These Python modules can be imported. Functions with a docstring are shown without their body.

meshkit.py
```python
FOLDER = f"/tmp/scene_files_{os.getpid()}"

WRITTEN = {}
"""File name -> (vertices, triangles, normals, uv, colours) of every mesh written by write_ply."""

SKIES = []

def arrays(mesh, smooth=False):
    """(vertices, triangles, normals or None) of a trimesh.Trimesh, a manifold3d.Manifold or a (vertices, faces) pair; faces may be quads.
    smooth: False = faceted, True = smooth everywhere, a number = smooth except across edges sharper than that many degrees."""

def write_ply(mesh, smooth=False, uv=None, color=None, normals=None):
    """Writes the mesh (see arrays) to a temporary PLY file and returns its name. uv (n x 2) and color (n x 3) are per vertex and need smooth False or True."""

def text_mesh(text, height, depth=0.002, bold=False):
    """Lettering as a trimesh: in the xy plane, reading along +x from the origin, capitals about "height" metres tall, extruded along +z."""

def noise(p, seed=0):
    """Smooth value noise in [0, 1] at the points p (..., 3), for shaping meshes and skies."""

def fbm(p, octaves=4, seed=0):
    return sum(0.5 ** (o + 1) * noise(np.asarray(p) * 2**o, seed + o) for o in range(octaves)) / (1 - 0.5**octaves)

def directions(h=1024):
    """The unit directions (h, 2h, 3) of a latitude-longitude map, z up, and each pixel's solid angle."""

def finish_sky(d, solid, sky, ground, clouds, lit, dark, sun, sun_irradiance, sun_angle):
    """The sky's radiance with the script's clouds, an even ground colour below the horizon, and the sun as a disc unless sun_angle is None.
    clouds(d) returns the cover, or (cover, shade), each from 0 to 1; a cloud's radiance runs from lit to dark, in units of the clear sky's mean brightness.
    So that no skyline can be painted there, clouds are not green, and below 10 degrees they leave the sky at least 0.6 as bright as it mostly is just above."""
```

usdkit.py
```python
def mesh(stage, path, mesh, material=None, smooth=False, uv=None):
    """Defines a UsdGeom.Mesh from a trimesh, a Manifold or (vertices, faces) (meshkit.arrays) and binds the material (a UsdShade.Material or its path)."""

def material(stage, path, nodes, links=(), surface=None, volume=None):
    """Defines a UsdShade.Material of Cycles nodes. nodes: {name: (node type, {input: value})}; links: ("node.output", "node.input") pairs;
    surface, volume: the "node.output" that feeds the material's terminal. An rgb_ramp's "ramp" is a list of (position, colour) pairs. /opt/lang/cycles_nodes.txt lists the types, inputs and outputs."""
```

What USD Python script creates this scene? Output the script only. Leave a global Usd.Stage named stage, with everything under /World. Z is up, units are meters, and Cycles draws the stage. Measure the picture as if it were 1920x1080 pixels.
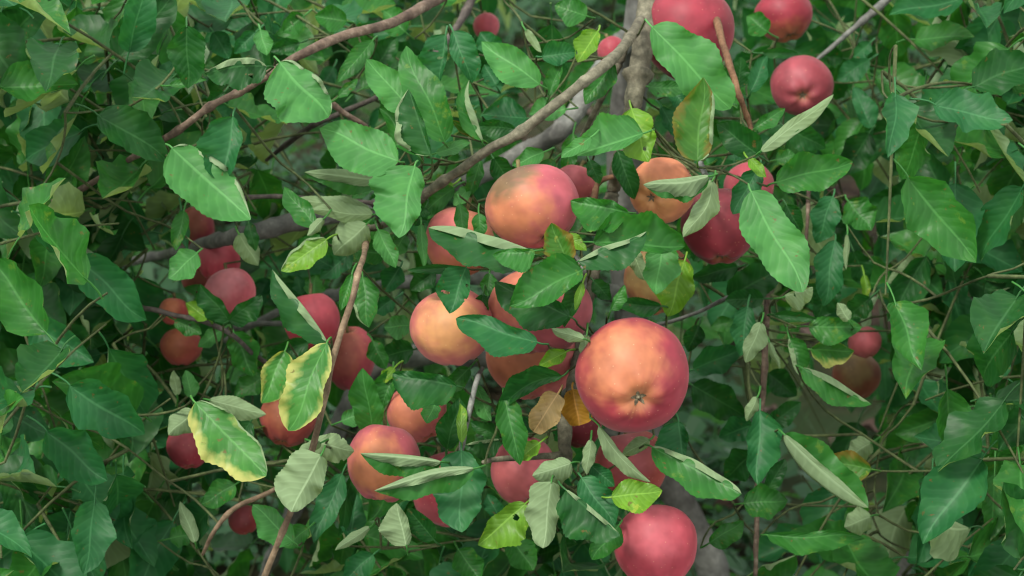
import math, numpy as np, usdkit, meshkit
from pxr import Usd, UsdGeom, UsdLux, UsdShade, Gf, Sdf, Vt
from scipy.interpolate import PchipInterpolator, CubicSpline

# ------------------------------------------------------------------ camera, sky, sun, exposure
stage = Usd.Stage.CreateInMemory()
UsdGeom.SetStageUpAxis(stage, UsdGeom.Tokens.z)
UsdGeom.SetStageMetersPerUnit(stage, 1.0)
UsdGeom.Xform.Define(stage, '/World')
UsdGeom.Scope.Define(stage, '/World/Looks')
EYE, PITCH, TAN = np.array([0, 0, 1.55]), math.radians(20), 0.238
FWD = np.array([0, math.cos(PITCH), -math.sin(PITCH)])
UPV = np.array([0, math.sin(PITCH), math.cos(PITCH)])
RGT = np.array([1.0, 0, 0])
K = TAN * 2 / 1920                                   # metres per photo pixel at one metre
cam = UsdGeom.Camera.Define(stage, '/World/camera')
cam.AddTransformOp().Set(Gf.Matrix4d(*RGT, 0, *UPV, 0, *(-FWD), 0, *EYE, 1))
cam.CreateHorizontalApertureAttr(36.0); cam.CreateVerticalApertureAttr(20.25)
cam.CreateFocalLengthAttr(36.0 / (2 * TAN))
cam.CreateClippingRangeAttr(Gf.Vec2f(0.05, 200))
cam.CreateFStopAttr(16.0); cam.CreateFocusDistanceAttr(1.37)
cam.CreateExposureAttr(1.58)
SUN = np.array([-0.35, -0.45, 0.82]); SUN /= np.linalg.norm(SUN)
usdkit.material(stage, '/World/Looks/sky_light', {
    'sky': ('sky_texture', {'sky_type': 'single_scattering', 'sun_disc': False, 'sun_elevation': float(math.asin(SUN[2])), 'sun_rotation': float(math.atan2(SUN[0], SUN[1])), 'aerosol_density': 3.0}),
    'tc': ('texture_coordinate', {}),
    'n': ('noise_texture', {'scale': 2.5, 'detail': 5.0}),
    'cov': ('rgb_ramp', {'ramp': [(0.25, (.55, .55, .55)), (0.6, (.95, .95, .95))]}),
    'cl': ('rgb_ramp', {'ramp': [(0.2, (6.2, 6.2, 6.1)), (0.8, (9.7, 9.6, 9.2))]}),
    'mx': ('mix', {'mix_type': 'mix'}),
    'bg': ('background_shader', {'strength': 0.088})},
    [('tc.generated', 'n.vector'), ('n.fac', 'cov.fac'), ('n.fac', 'cl.fac'), ('cov.color', 'mx.fac'), ('sky.color', 'mx.color1'), ('cl.color', 'mx.color2'), ('mx.color', 'bg.color')],
    surface='bg.background')
dome = UsdLux.DomeLight.Define(stage, '/World/sky')
UsdShade.MaterialBindingAPI.Apply(dome.GetPrim()).Bind(UsdShade.Material.Get(stage, '/World/Looks/sky_light'))
sun = UsdLux.DistantLight.Define(stage, '/World/sun')
sun.CreateIntensityAttr(0.4); sun.CreateAngleAttr(12.0); sun.CreateNormalizeAttr(True)
sun.CreateColorAttr(Gf.Vec3f(1, .95, .86))
z_ = SUN; x_ = np.cross([0, 0, 1], z_); x_ /= np.linalg.norm(x_); y_ = np.cross(z_, x_)
sun.AddTransformOp().Set(Gf.Matrix4d(*x_, 0, *y_, 0, *z_, 0, 0, 0, 5, 1))

# ------------------------------------------------------------------ helpers
rng = np.random.default_rng(11)
count = {}
def numbered(parent, name):
    k = (parent, name); n = count.get(k, 0); count[k] = n + 1
    return f'{parent}/{name}' + (f'_{n:03d}' if n else '')
def tag(p, **kw):
    for k, v in kw.items(): p.SetCustomDataByKey(k, v)
def thing(name, label, cat, group=None):
    p = UsdGeom.Xform.Define(stage, numbered('/World', name)).GetPrim()
    tag(p, label=label, category=cat)
    if group: tag(p, group=group)
    return p
def obj(parent, name, mesh, mat, smooth=True, uv=None):
    path = numbered(str(parent.GetPath()) if parent else '/World', name)
    return usdkit.mesh(stage, path, mesh, '/World/Looks/' + mat, smooth=smooth, uv=uv)
def P(px, py, z):
    """world point seen at photo pixel (px, py), z metres along the view axis"""
    px, py, z = np.asarray(px, float), np.asarray(py, float), np.asarray(z, float)
    return EYE + z[..., None] * (FWD + ((px - 960) * K)[..., None] * RGT - ((py - 540) * K)[..., None] * UPV)
def pix(w):
    d = np.asarray(w) - EYE; z = d @ FWD
    return np.stack([960 + d @ RGT / z / K, 540 - d @ UPV / z / K, z], -1)

# ------------------------------------------------------------------ materials
def leaf_material(name, top, under, edge=None, edge_w=0.0, rough=0.42, vein=(1.7, 1.5, 1.5), var=0.3, trans=0.28, spot=None):
    top, under = np.array(top), np.array(under)
    n = {
        'g': ('geometry', {}), 'uv': ('uvmap', {'attribute': 'st'}), 'sx': ('separate_xyz', {}),
        'u0': ('math', {'math_type': 'subtract', 'value2': 0.5}), 'u1': ('math', {'math_type': 'absolute'}), 'u': ('math', {'math_type': 'multiply', 'value2': 2.0}),
        'noise': ('noise_texture', {'scale': 55.0, 'detail': 3.0}), 'fine': ('noise_texture', {'scale': 420.0, 'detail': 2.0}),
        'rib': ('rgb_ramp', {'ramp': [(0.0, (.42, .42, .42)), (0.03, (.3, .3, .3)), (0.06, (0, 0, 0))]}),
        'pv': ('math', {'math_type': 'multiply', 'value2': 9.0}), 'pu': ('math', {'math_type': 'multiply', 'value2': 2.2}),
        'pp': ('math', {'math_type': 'subtract'}), 'wob': ('math', {'math_type': 'multiply', 'value2': 1.5}), 'pw': ('math', {'math_type': 'add'}),
        'fr': ('math', {'math_type': 'pingpong', 'value2': 0.5}),
        'lat': ('rgb_ramp', {'ramp': [(0.0, (1, 1, 1)), (0.10, (.5, .5, .5)), (0.24, (0, 0, 0))]}),
        'hgt': ('rgb_ramp', {'ramp': [(0.0, (0, 0, 0)), (0.25, (.6, .6, .6)), (0.5, (1, 1, 1))]}),
        'latw': ('math', {'math_type': 'multiply', 'value2': 0.10}),
        'vmax': ('math', {'math_type': 'maximum'}),
        'tone': ('rgb_ramp', {'ramp': [(0.2, tuple(top * (1 - var))), (0.5, tuple(top)), (0.8, tuple(np.minimum(top * (1 + var) + np.array([.012, .008, 0]), .9)))]}),
        'rnd': ('map_range', {'from_min': 0.0, 'from_max': 1.0, 'to_min': 0.72, 'to_max': 1.36}),
        'topr': ('vector_math', {'math_type': 'scale'}),
        'veincol': ('mix', {'mix_type': 'mix', 'color2': tuple(np.minimum(top * np.array(vein) + .035, .8))}),
        'undn': ('rgb_ramp', {'ramp': [(0.2, tuple(under * .82)), (0.8, tuple(under * 1.15))]}),
        'undv': ('mix', {'mix_type': 'mix', 'color2': tuple(np.minimum(under * 1.3 + .03, .8))}), 'uvw': ('math', {'math_type': 'multiply', 'value2': 2.6, 'use_clamp': True}),
        'bn': ('noise_texture', {'scale': 170.0, 'detail': 4.0, 'roughness': .6}), 'br': ('rgb_ramp', {'ramp': [(.655, (0, 0, 0)), (.70, (.75, .75, .75))]}), 'bc': ('mix', {'mix_type': 'mix', 'color2': (.10, .065, .02)}),
        'side': ('mix', {'mix_type': 'mix'}),
        'bump': ('bump', {'strength': 0.30, 'distance': 0.0006}),
        'hsum': ('math', {'math_type': 'multiply_add', 'value2': 0.35}),
        'rgh': ('mix_float', {'a': rough, 'b': 0.75}),
        'spec': ('mix_float', {'a': 0.22, 'b': 0.15}),
        'bs': ('principled_bsdf', {}), 'tr': ('translucent_bsdf', {}), 'trc': ('vector_math', {'math_type': 'multiply', 'vector2': (1.5, 1.6, .5)}),
        'out': ('mix_closure', {'fac': trans}),
    }
    l = [('uv.UV', 'sx.vector'), ('sx.x', 'u0.value1'), ('u0.value', 'u1.value1'), ('u1.value', 'u.value1'), ('g.position', 'noise.vector'), ('g.position', 'fine.vector'),
         ('u.value', 'rib.fac'), ('sx.y', 'pv.value1'), ('u.value', 'pu.value1'), ('pv.value', 'pp.value1'), ('pu.value', 'pp.value2'),
         ('noise.fac', 'wob.value1'), ('pp.value', 'pw.value1'), ('wob.value', 'pw.value2'), ('pw.value', 'fr.value1'), ('fr.value', 'lat.fac'), ('fr.value', 'hgt.fac'),
         ('lat.color', 'latw.value1'), ('rib.color', 'vmax.value1'), ('latw.value', 'vmax.value2'),
         ('noise.fac', 'tone.fac'), ('g.random_per_island', 'rnd.value'), ('tone.color', 'topr.vector1'), ('rnd.result', 'topr.scale'),
         ('vmax.value', 'veincol.fac'), ('noise.fac', 'undn.fac'), ('undn.color', 'undv.color1'), ('vmax.value', 'uvw.value1'), ('uvw.value', 'undv.fac'), ('g.position', 'bn.vector'), ('bn.fac', 'br.fac'), ('br.color', 'bc.fac'),
         ('g.backfacing', 'side.fac'), ('veincol.color', 'side.color1'), ('undv.color', 'side.color2'),
         ('fine.fac', 'hsum.value1'), ('hgt.color', 'hsum.value3'), ('hsum.value', 'bump.height'), ('bump.normal', 'bs.normal'),
         ('g.backfacing', 'rgh.fac'), ('g.backfacing', 'spec.fac'), ('rgh.result', 'bs.roughness'), ('spec.result', 'bs.specular_ior_level'),
         ('side.color', 'bs.base_color'), ('side.color', 'trc.vector1'), ('trc.vector', 'tr.color'), ('bs.BSDF', 'out.closure1'), ('tr.BSDF', 'out.closure2')]
    src = 'topr.vector'
    if edge is not None:
        n |= {'en': ('noise_texture', {'scale': 75.0, 'detail': 5.0}), 'em': ('math', {'math_type': 'multiply_add', 'value2': 1.1}), 'eo': ('math', {'math_type': 'subtract', 'value2': 0.56}),
              'er': ('rgb_ramp', {'ramp': [(1 - edge_w * 1.5, (0, 0, 0)), (1 - edge_w * .6, (.75, .75, .75)), (1.0, (1, 1, 1))]}), 'ec': ('mix', {'mix_type': 'mix', 'color2': tuple(edge)})}
        n |= {'es': ('math', {'math_type': 'less_than', 'value2': .5}), 'et': ('math', {'math_type': 'multiply_add', 'value2': -.26}), 'ev': ('math', {'math_type': 'multiply_add', 'value2': .22})}
        l += [('g.position', 'en.vector'), ('en.fac', 'em.value1'), ('u.value', 'em.value3'), ('em.value', 'eo.value1'), ('sx.x', 'es.value1'), ('es.value', 'et.value1'), ('eo.value', 'et.value3'), ('fr.value', 'ev.value1'), ('et.value', 'ev.value3'), ('ev.value', 'er.fac'), ('er.color', 'ec.fac'), (src, 'ec.color1')]
        src = 'ec.color'
    if spot is not None:
        n |= {'pn': ('noise_texture', {'scale': 95.0, 'detail': 5.0, 'roughness': .65}), 'pr': ('rgb_ramp', {'ramp': [(0.60, (0, 0, 0)), (0.70, (.8, .8, .8))]}), 'pc': ('mix', {'mix_type': 'mix', 'color2': tuple(spot)})}
        l += [('g.position', 'pn.vector'), ('pn.fac', 'pr.fac'), ('pr.color', 'pc.fac'), (src, 'pc.color1')]
        src = 'pc.color'
    l += [(src, 'bc.color1'), ('bc.color', 'veincol.color1')]
    usdkit.material(stage, '/World/Looks/' + name, n, l, surface='out.closure')

UND = (.160, .235, .120)
leaf_material('leaf_green', (.026, .148, .022), UND, spot=(.08, .16, .02))
leaf_material('leaf_dark', (.012, .086, .016), UND, rough=.45)
leaf_material('leaf_light', (.056, .225, .052), (.18, .255, .14), rough=.5)
leaf_material('leaf_blue', (.018, .125, .036), (.145, .225, .125), rough=.5)
leaf_material('leaf_yellow', (.115, .270, .022), UND, spot=(.24, .30, .04))
leaf_material('leaf_yellow_edged', (.042, .185, .028), UND, edge=(.33, .34, .10), edge_w=.36)
leaf_material('leaf_brown_edged', (.042, .150, .018), UND, edge=(.14, .10, .02), edge_w=.4, spot=(.2, .22, .03))
leaf_material('leaf_tan', (.40, .29, .13), (.36, .27, .14), var=.35, spot=(.22, .12, .05))
leaf_material('leaf_orange', (.42, .22, .03), (.38, .22, .06), var=.35, spot=(.3, .1, .02))
MAT = dict(g='leaf_green', D='leaf_dark', l='leaf_light', b='leaf_blue', y='leaf_yellow', e='leaf_yellow_edged', r='leaf_brown_edged', t='leaf_tan', o='leaf_orange')

def bark(name, a, b, c, scale, bump=.5):
    usdkit.material(stage, '/World/Looks/' + name, {
        'g': ('geometry', {}), 'n': ('noise_texture', {'scale': scale, 'detail': 6.0, 'roughness': .65}), 'n2': ('noise_texture', {'scale': scale * .22, 'detail': 3.0}),
        'r': ('rgb_ramp', {'ramp': [(.3, a), (.55, b), (.75, c)]}), 'r2': ('rgb_ramp', {'ramp': [(.35, (.65, .62, .6)), (.65, (1.25, 1.25, 1.2))]}),
        'm': ('mix', {'mix_type': 'multiply', 'fac': 1.0}), 'bp': ('bump', {'strength': bump, 'distance': .003}),
        'p': ('principled_bsdf', {'roughness': .8, 'specular_ior_level': .25})},
        [('g.position', 'n.vector'), ('g.position', 'n2.vector'), ('n.fac', 'r.fac'), ('n2.fac', 'r2.fac'), ('r.color', 'm.color1'), ('r2.color', 'm.color2'), ('n.fac', 'bp.height'), ('bp.normal', 'p.normal'), ('m.color', 'p.base_color')], surface='p.BSDF')
bark('bark_grey', (.065, .07, .068), (.145, .152, .145), (.26, .27, .255), 90)
bark('bark_trunk', (.05, .05, .048), (.105, .108, .105), (.18, .185, .175), 70)
bark('bark_brown', (.050, .036, .028), (.115, .082, .062), (.21, .175, .14), 160)
bark('bark_olive', (.050, .050, .035), (.12, .115, .082), (.21, .20, .15), 160)
bark('bark_dark', (.03, .027, .026), (.07, .06, .055), (.13, .115, .10), 160)
bark('bark_orange', (.07, .036, .02), (.15, .082, .045), (.22, .14, .085), 160)
bark('bark_tan', (.08, .058, .038), (.16, .115, .075), (.25, .20, .14), 160)
bark('spur_green', (.028, .042, .014), (.055, .075, .028), (.10, .115, .05), 220, .3)
bark('stem', (.07, .06, .025), (.15, .13, .055), (.22, .18, .09), 260, .3)
bark('calyx', (.05, .04, .025), (.13, .11, .07), (.28, .26, .19), 500, .4)
usdkit.material(stage, '/World/Looks/apple_skin', {
    'a': ('attribute', {'attribute': 'pigment'}), 'tc': ('texture_coordinate', {}),
    'n': ('noise_texture', {'scale': 60.0, 'detail': 4.0}), 'v': ('voronoi_texture', {'scale': 210.0, 'randomness': 1.0}),
    'dot': ('rgb_ramp', {'ramp': [(0.0, (1, 1, 1)), (.07, (.7, .7, .7)), (.13, (0, 0, 0))]}),
    'dw': ('math', {'math_type': 'multiply', 'value2': .32}),
    'tone': ('rgb_ramp', {'ramp': [(.3, (.80, .78, .78)), (.7, (1.18, 1.2, 1.18))]}),
    'm': ('mix', {'mix_type': 'multiply', 'fac': 1.0}), 'd': ('mix', {'mix_type': 'mix', 'color2': (.55, .40, .22)}),
    'bl': ('noise_texture', {'scale': 28.0, 'detail': 3.0}), 'rg': ('map_range', {'to_min': .46, 'to_max': .66}),
    'bp': ('bump', {'strength': .12, 'distance': .001}),
    'p': ('principled_bsdf', {'specular_ior_level': .32, 'subsurface_weight': .08, 'subsurface_scale': .004, 'subsurface_radius': (1, .35, .15), 'sheen_weight': .05, 'sheen_roughness': .5, 'sheen_tint': (1, .85, .9)})},
    [('tc.object', 'n.vector'), ('tc.object', 'v.vector'), ('tc.object', 'bl.vector'), ('v.distance', 'dot.fac'), ('dot.color', 'dw.value1'), ('n.fac', 'tone.fac'), ('a.color', 'm.color1'), ('tone.color', 'm.color2'),
     ('m.color', 'd.color1'), ('dw.value', 'd.fac'), ('d.color', 'p.base_color'), ('bl.fac', 'rg.value'), ('rg.result', 'p.roughness'), ('n.fac', 'bp.height'), ('bp.normal', 'p.normal')], surface='p.BSDF')
usdkit.material(stage, '/World/Looks/soil', {
    'g': ('geometry', {}), 'n': ('noise_texture', {'scale': 22.0, 'detail': 8.0, 'roughness': .78}), 'n2': ('noise_texture', {'scale': 1.6, 'detail': 4.0}),
    'r': ('rgb_ramp', {'ramp': [(.35, (.008, .0055, .004)), (.5, (.024, .016, .010)), (.65, (.070, .048, .031))]}),
    'gr': ('rgb_ramp', {'ramp': [(.42, (0, 0, 0)), (.6, (.75, .75, .75))]}), 'm': ('mix', {'mix_type': 'mix', 'color2': (.028, .060, .018)}),
    'b': ('bump', {'strength': .9, 'distance': .03}), 'p': ('principled_bsdf', {'roughness': .95, 'specular_ior_level': .1})},
    [('g.position', 'n.vector'), ('g.position', 'n2.vector'), ('n.fac', 'r.fac'), ('n2.fac', 'gr.fac'), ('gr.color', 'm.fac'), ('r.color', 'm.color1'), ('m.color', 'p.base_color'), ('n.fac', 'b.height'), ('b.normal', 'p.normal')], surface='p.BSDF')
usdkit.material(stage, '/World/Looks/weed', {
    'g': ('geometry', {}), 'r': ('rgb_ramp', {'ramp': [(0, (.010, .046, .016)), (.5, (.020, .078, .026)), (1, (.042, .125, .036))]}),
    'p': ('principled_bsdf', {'roughness': .6, 'specular_ior_level': .3}), 't': ('translucent_bsdf', {'color': (.06, .2, .03)}), 'o': ('mix_closure', {'fac': .25})},
    [('g.random_per_island', 'r.fac'), ('r.color', 'p.base_color'), ('p.BSDF', 'o.closure1'), ('t.BSDF', 'o.closure2')], surface='o.closure')
usdkit.material(stage, '/World/Looks/litter', {
    'g': ('geometry', {}), 'r': ('rgb_ramp', {'ramp': [(0, (.045, .024, .015)), (.4, (.085, .05, .028)), (.8, (.14, .09, .05)), (1, (.08, .075, .03))]}), 'p': ('principled_bsdf', {'roughness': .85})},
    [('g.random_per_island', 'r.fac'), ('r.color', 'p.base_color')], surface='p.BSDF')

# ------------------------------------------------------------------ leaf geometry
def tube(pts, rad, sides=8, knots=0.0, seed=0, cap=True):
    pts = np.asarray(pts, float); rad = np.broadcast_to(np.asarray(rad, float), (len(pts),))
    t = np.gradient(pts, axis=0); t /= np.linalg.norm(t, axis=1, keepdims=True) + 1e-12
    ref = np.array([.31, .22, .92]); n = np.cross(t, ref); n /= np.linalg.norm(n, axis=1, keepdims=True) + 1e-12; b = np.cross(t, n)
    a = np.arange(sides) / sides * 2 * np.pi
    ring = np.cos(a)[None, :, None] * n[:, None] + np.sin(a)[None, :, None] * b[:, None]
    r = rad[:, None]
    if knots:
        w = pts[:, None] + ring * r[..., None]
        r = r * (1 + knots * (meshkit.fbm(w * 55, 3, seed) - .5) * 2)
    v = (pts[:, None] + ring * r[..., None]).reshape(-1, 3)
    i = np.arange(len(pts) - 1)[:, None] * sides; j = np.arange(sides)[None]; k = (j + 1) % sides
    q = np.stack([i + j, i + k, i + sides + k, i + sides + j], -1).reshape(-1, 4)
    f = np.vstack([q[:, [0, 2, 1]], q[:, [0, 3, 2]]])
    if cap:
        v = np.vstack([v, pts[:1] - t[:1] * rad[0] * .4, pts[-1:] + t[-1:] * rad[-1] * .4]); m = len(v); e = (len(pts) - 1) * sides
        f = np.vstack([f, np.stack([np.full(sides, m - 2), j[0], k[0]], 1), np.stack([np.full(sides, m - 1), e + k[0], e + j[0]], 1)])
    return v, f[:, ::-1]
def spline(pts, n):
    pts = np.asarray(pts, float)
    if len(pts) == 2: return pts[0] + (pts[1] - pts[0]) * np.linspace(0, 1, n)[:, None]
    s = np.r_[0, np.cumsum(np.linalg.norm(np.diff(pts[:, :3], axis=0), axis=1) + 1e-9)]
    return PchipInterpolator(s, pts)(np.linspace(0, s[-1], n))
def join(ms):
    vs, fs, at = [], [], 0
    for v, f in ms: vs.append(v); fs.append(f + at); at += len(v)
    return np.vstack(vs), np.vstack(fs)

def half(h, f, flip):
    """control points of one half of a leaf's cross-section, edge last: (outwards offset, depth)"""
    if np.ndim(h) == 0: return [(.5 * h, .3 * f * h), (h, f * h)]
    o, rb = h[0], h[1]; s = h[2] if len(h) > 2 else 1
    d = max(.30 * rb, 3) * s
    return [(.55 * o, .1 * f * o), (.93 * o, .12 * d), (o, .5 * d), (o - .3 * rb, .95 * d), (o - rb, d)]
def leaf_grid(l, r, L, face='u', fold=None, ns=33, nc=10, p=(.54, .74), wave=2.1, arch=0.0, dzt=0.0, bend=0.0, rg=None, teeth=.02):
    """(along t in px, across o, depth d towards the viewer) grid of a leaf of length L, widths l, r"""
    rg = rg or rng
    f = (rg.uniform(.3, .85) if fold is None else fold) * (1 if face == 'u' else -1)
    A, B = half(l, f, 0), half(r, f, 0)
    pts = np.array([(-o, d) for o, d in A[::-1]] + [(0, 0)] + [(o, d) for o, d in B])
    s = np.r_[0, np.cumsum(np.hypot(*np.diff(pts, axis=0).T) + 1e-6)]; s0 = s[len(A)]
    left, right = np.linspace(0, s0, nc + 1), np.linspace(s0, s[-1], nc + 1)[1:]
    ss = np.r_[left, right]
    sec = PchipInterpolator(s, pts)(ss)
    u = np.r_[np.linspace(-1, 0, nc + 1), np.linspace(0, 1, nc + 1)[1:]]
    t = np.linspace(0, 1, ns); t = t * .98 + .02 * t * t
    w = t ** p[0] * (1 - t) ** p[1]; w2 = t ** p[0] * (1 - t ** 1.9) ** (p[1] * 1.4); mixw = rg.uniform(.1, .6); w = (1 - mixw) * w / w.max() + mixw * w2 / w2.max(); w /= w.max()
    w = np.maximum(w, .012)
    tooth = np.where(np.arange(ns) % 2 == 0, 1 + teeth, 1 - teeth)
    uu = np.abs(u)[None]; sc = w[:, None] * (1 + (tooth[:, None] - 1) * np.clip((uu - .8) * 5, 0, 1))
    W = abs(pts[:, 0]).max()
    ph = rg.uniform(0, 6.28, 6); fr = rg.uniform(1.2, 2.6, 2)
    side = (u < 0)[None]
    rip = np.where(side, np.sin(6.28 * fr[0] * t[:, None] + ph[0]), np.sin(6.28 * fr[1] * t[:, None] + ph[1])) + .5 * np.sin(6.28 * 4.3 * t[:, None] + ph[2] + u[None])
    o = sec[None, :, 0] * sc * (1 + .05 * wave * uu * np.sin(6.28 * fr[1] * t[:, None] + ph[3] + 2 * side))
    d = sec[None, :, 1] * (w[:, None] ** .8) + wave * .10 * W * uu ** 1.6 * rip * w[:, None]
    d = d + arch * L * (1 - (2 * t[:, None] - 1) ** 2) + dzt * t[:, None] * L
    o = o + bend * (1 - (2 * t[:, None] - 1) ** 2)
    cb, cs = rg.uniform(-.14, .26), rg.uniform(-.05, .05)
    d = d - cb * L * t[:, None] ** 3
    o = o + cs * L * np.sin(6.28 * t[:, None]) * t[:, None]
    lx = t[:, None] * L + .03 * W * uu * rip * w[:, None] - .12 * W * uu * (1 - t[:, None]) * 0
    lx = np.broadcast_to(lx, o.shape)
    U = np.broadcast_to(u[None], o.shape); T = np.broadcast_to(t[:, None], o.shape)
    m = 2 * nc + 1; i = np.arange(ns - 1)[:, None] * m; j = np.arange(m - 1)[None]
    q = np.stack([i + j, i + j + 1, i + m + j + 1, i + m + j], -1).reshape(-1, 4)
    fc = np.vstack([q[:, [0, 1, 2]], q[:, [0, 2, 3]]])
    if face != 'u': fc = fc[:, ::-1]
    uv = np.stack([U * .5 + .5, T], -1).reshape(-1, 2)
    return lx.reshape(-1), o.reshape(-1), d.reshape(-1), fc, uv

tree = thing('apple_tree', 'apple tree with drooping fruit-laden branches that fills the whole view', 'tree')
attach = []                  # points the twigs must reach: (point, radius)
def px_leaf(bx, by, tx, ty, l, r, z, kind='g', **k):
    d = np.array([tx - bx, ty - by], float); L = np.hypot(*d); d /= L
    l, r = ((h[0] * 1.10, *h[1:]) if np.ndim(h) else h * 1.14 for h in (l, r))
    right = np.array([-d[1], d[0]])
    s = k.pop('s', {'l': .55, 'y': .5, 'e': .4, 'g': .25, 'b': .2, 'D': -.25, 'r': .15}.get(kind, .2)) + rng.uniform(-.1, .1)
    face = k.pop('face', 'u'); pet = k.pop('pet', rng.uniform(10, 22))
    k.setdefault('arch', rng.uniform(-.03, .09) * (1 if face == 'u' else -1)); k.setdefault('dzt', rng.uniform(-.15, .15))
    if face == 'd': s = -.1
    lx, o, dd, f, uv = leaf_grid(l, r, L, face, **k)
    if rng.random() < .08 and L > 45:                    # eaten holes and torn margins
        c = uv[f].mean(1); cut = np.zeros(len(f), bool)
        for _ in range(rng.integers(1, 4)):
            hx, hy = (rng.uniform(.15, .85), rng.uniform(.25, .85)) if rng.random() < .5 else (rng.choice([0., 1.]), rng.uniform(.3, .9))
            cut |= ((c[:, 0] - hx) / rng.uniform(.04, .11)) ** 2 + ((c[:, 1] - hy) / rng.uniform(.02, .05)) ** 2 < 1
        f = f[~cut]
    px = bx + d[0] * lx + right[0] * o; py = by + d[1] * lx + right[1] * o
    dd = dd + s * (py - (by + ty) / 2)
    v = P(px, py, z - dd * K * z)
    db = s * (by - ty) / 2
    pb = np.array([bx, by]) - d * pet * .5; pe = np.array([bx, by]) - d * pet + right * rng.uniform(-3, 3)
    path = np.array([[*(np.array([bx, by]) + d * 3), z - db * K * z], [*pb, z - (db - 2) * K * z + .002], [*pe, z - db * K * z + .012]])
    sp = spline(path, 5)
    tp = P(sp[:, 0], sp[:, 1], sp[:, 2])
    tv, tf = tube(tp, np.linspace(1.7, 2.1, 5) * K * z, 5, cap=False)
    V, F = join([(v, f), (tv, tf)])
    UV = np.vstack([uv, np.tile([[.5, .02]], (len(tv), 1))])
    m = obj(tree, 'leaf', (V, F), MAT[kind], uv=UV)
    attach.append(tp[-1])
    lab = {'e': 'leaf with yellowed edges', 'y': 'bright yellow-green leaf', 't': 'dried tan leaf', 'o': 'dead orange leaf', 'r': 'leaf with browned edge'}.get(kind) or ('leaf turned to show its pale underside' if face == 'd' else None)
    if lab: tag(m.GetPrim(), label=lab)
    return m
def leaf3(base, dirv, nrm, L, W, rg, ns=17, nc=4, **k):
    """a leaf laid out in space: from base along dirv, upper face towards nrm"""
    dirv = dirv / np.linalg.norm(dirv); nrm = nrm - dirv * (nrm @ dirv); nrm /= np.linalg.norm(nrm); rt = np.cross(dirv, nrm)
    lx, o, d, f, uv = leaf_grid(W, W, L, 'u', ns=ns, nc=nc, rg=rg, **k)
    v = base + lx[:, None] * dirv + o[:, None] * rt + d[:, None] * nrm
    fn = np.cross(v[f[:, 1]] - v[f[:, 0]], v[f[:, 2]] - v[f[:, 0]]).sum(0)
    return v, (f if fn @ nrm > 0 else f[:, ::-1]), uv

# ------------------------------------------------------------------ ground
gx = np.concatenate([np.linspace(-30, -4, 14), np.linspace(-3.6, 3.6, 120), np.linspace(4, 30, 14)])
gy = np.concatenate([np.linspace(-10, 1.2, 8), np.linspace(1.5, 9, 125), np.linspace(9.6, 60, 20)])
X, Y = np.meshgrid(gx, gy)
Z = .07 * (meshkit.fbm(np.stack([X * 3, Y * 3, X * 0], -1), 4, 5) - .5)
ii = np.arange(len(gy) - 1)[:, None] * len(gx); jj = np.arange(len(gx) - 1)[None]
GQ = np.stack([ii + jj, ii + jj + 1, ii + len(gx) + jj + 1, ii + len(gx) + jj], -1).reshape(-1, 4)
tag(obj(None, 'ground', (np.stack([X, Y, Z], -1).reshape(-1, 3), GQ), 'soil').GetPrim(), kind='structure', label='brown orchard soil under the tree', category='ground')
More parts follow.
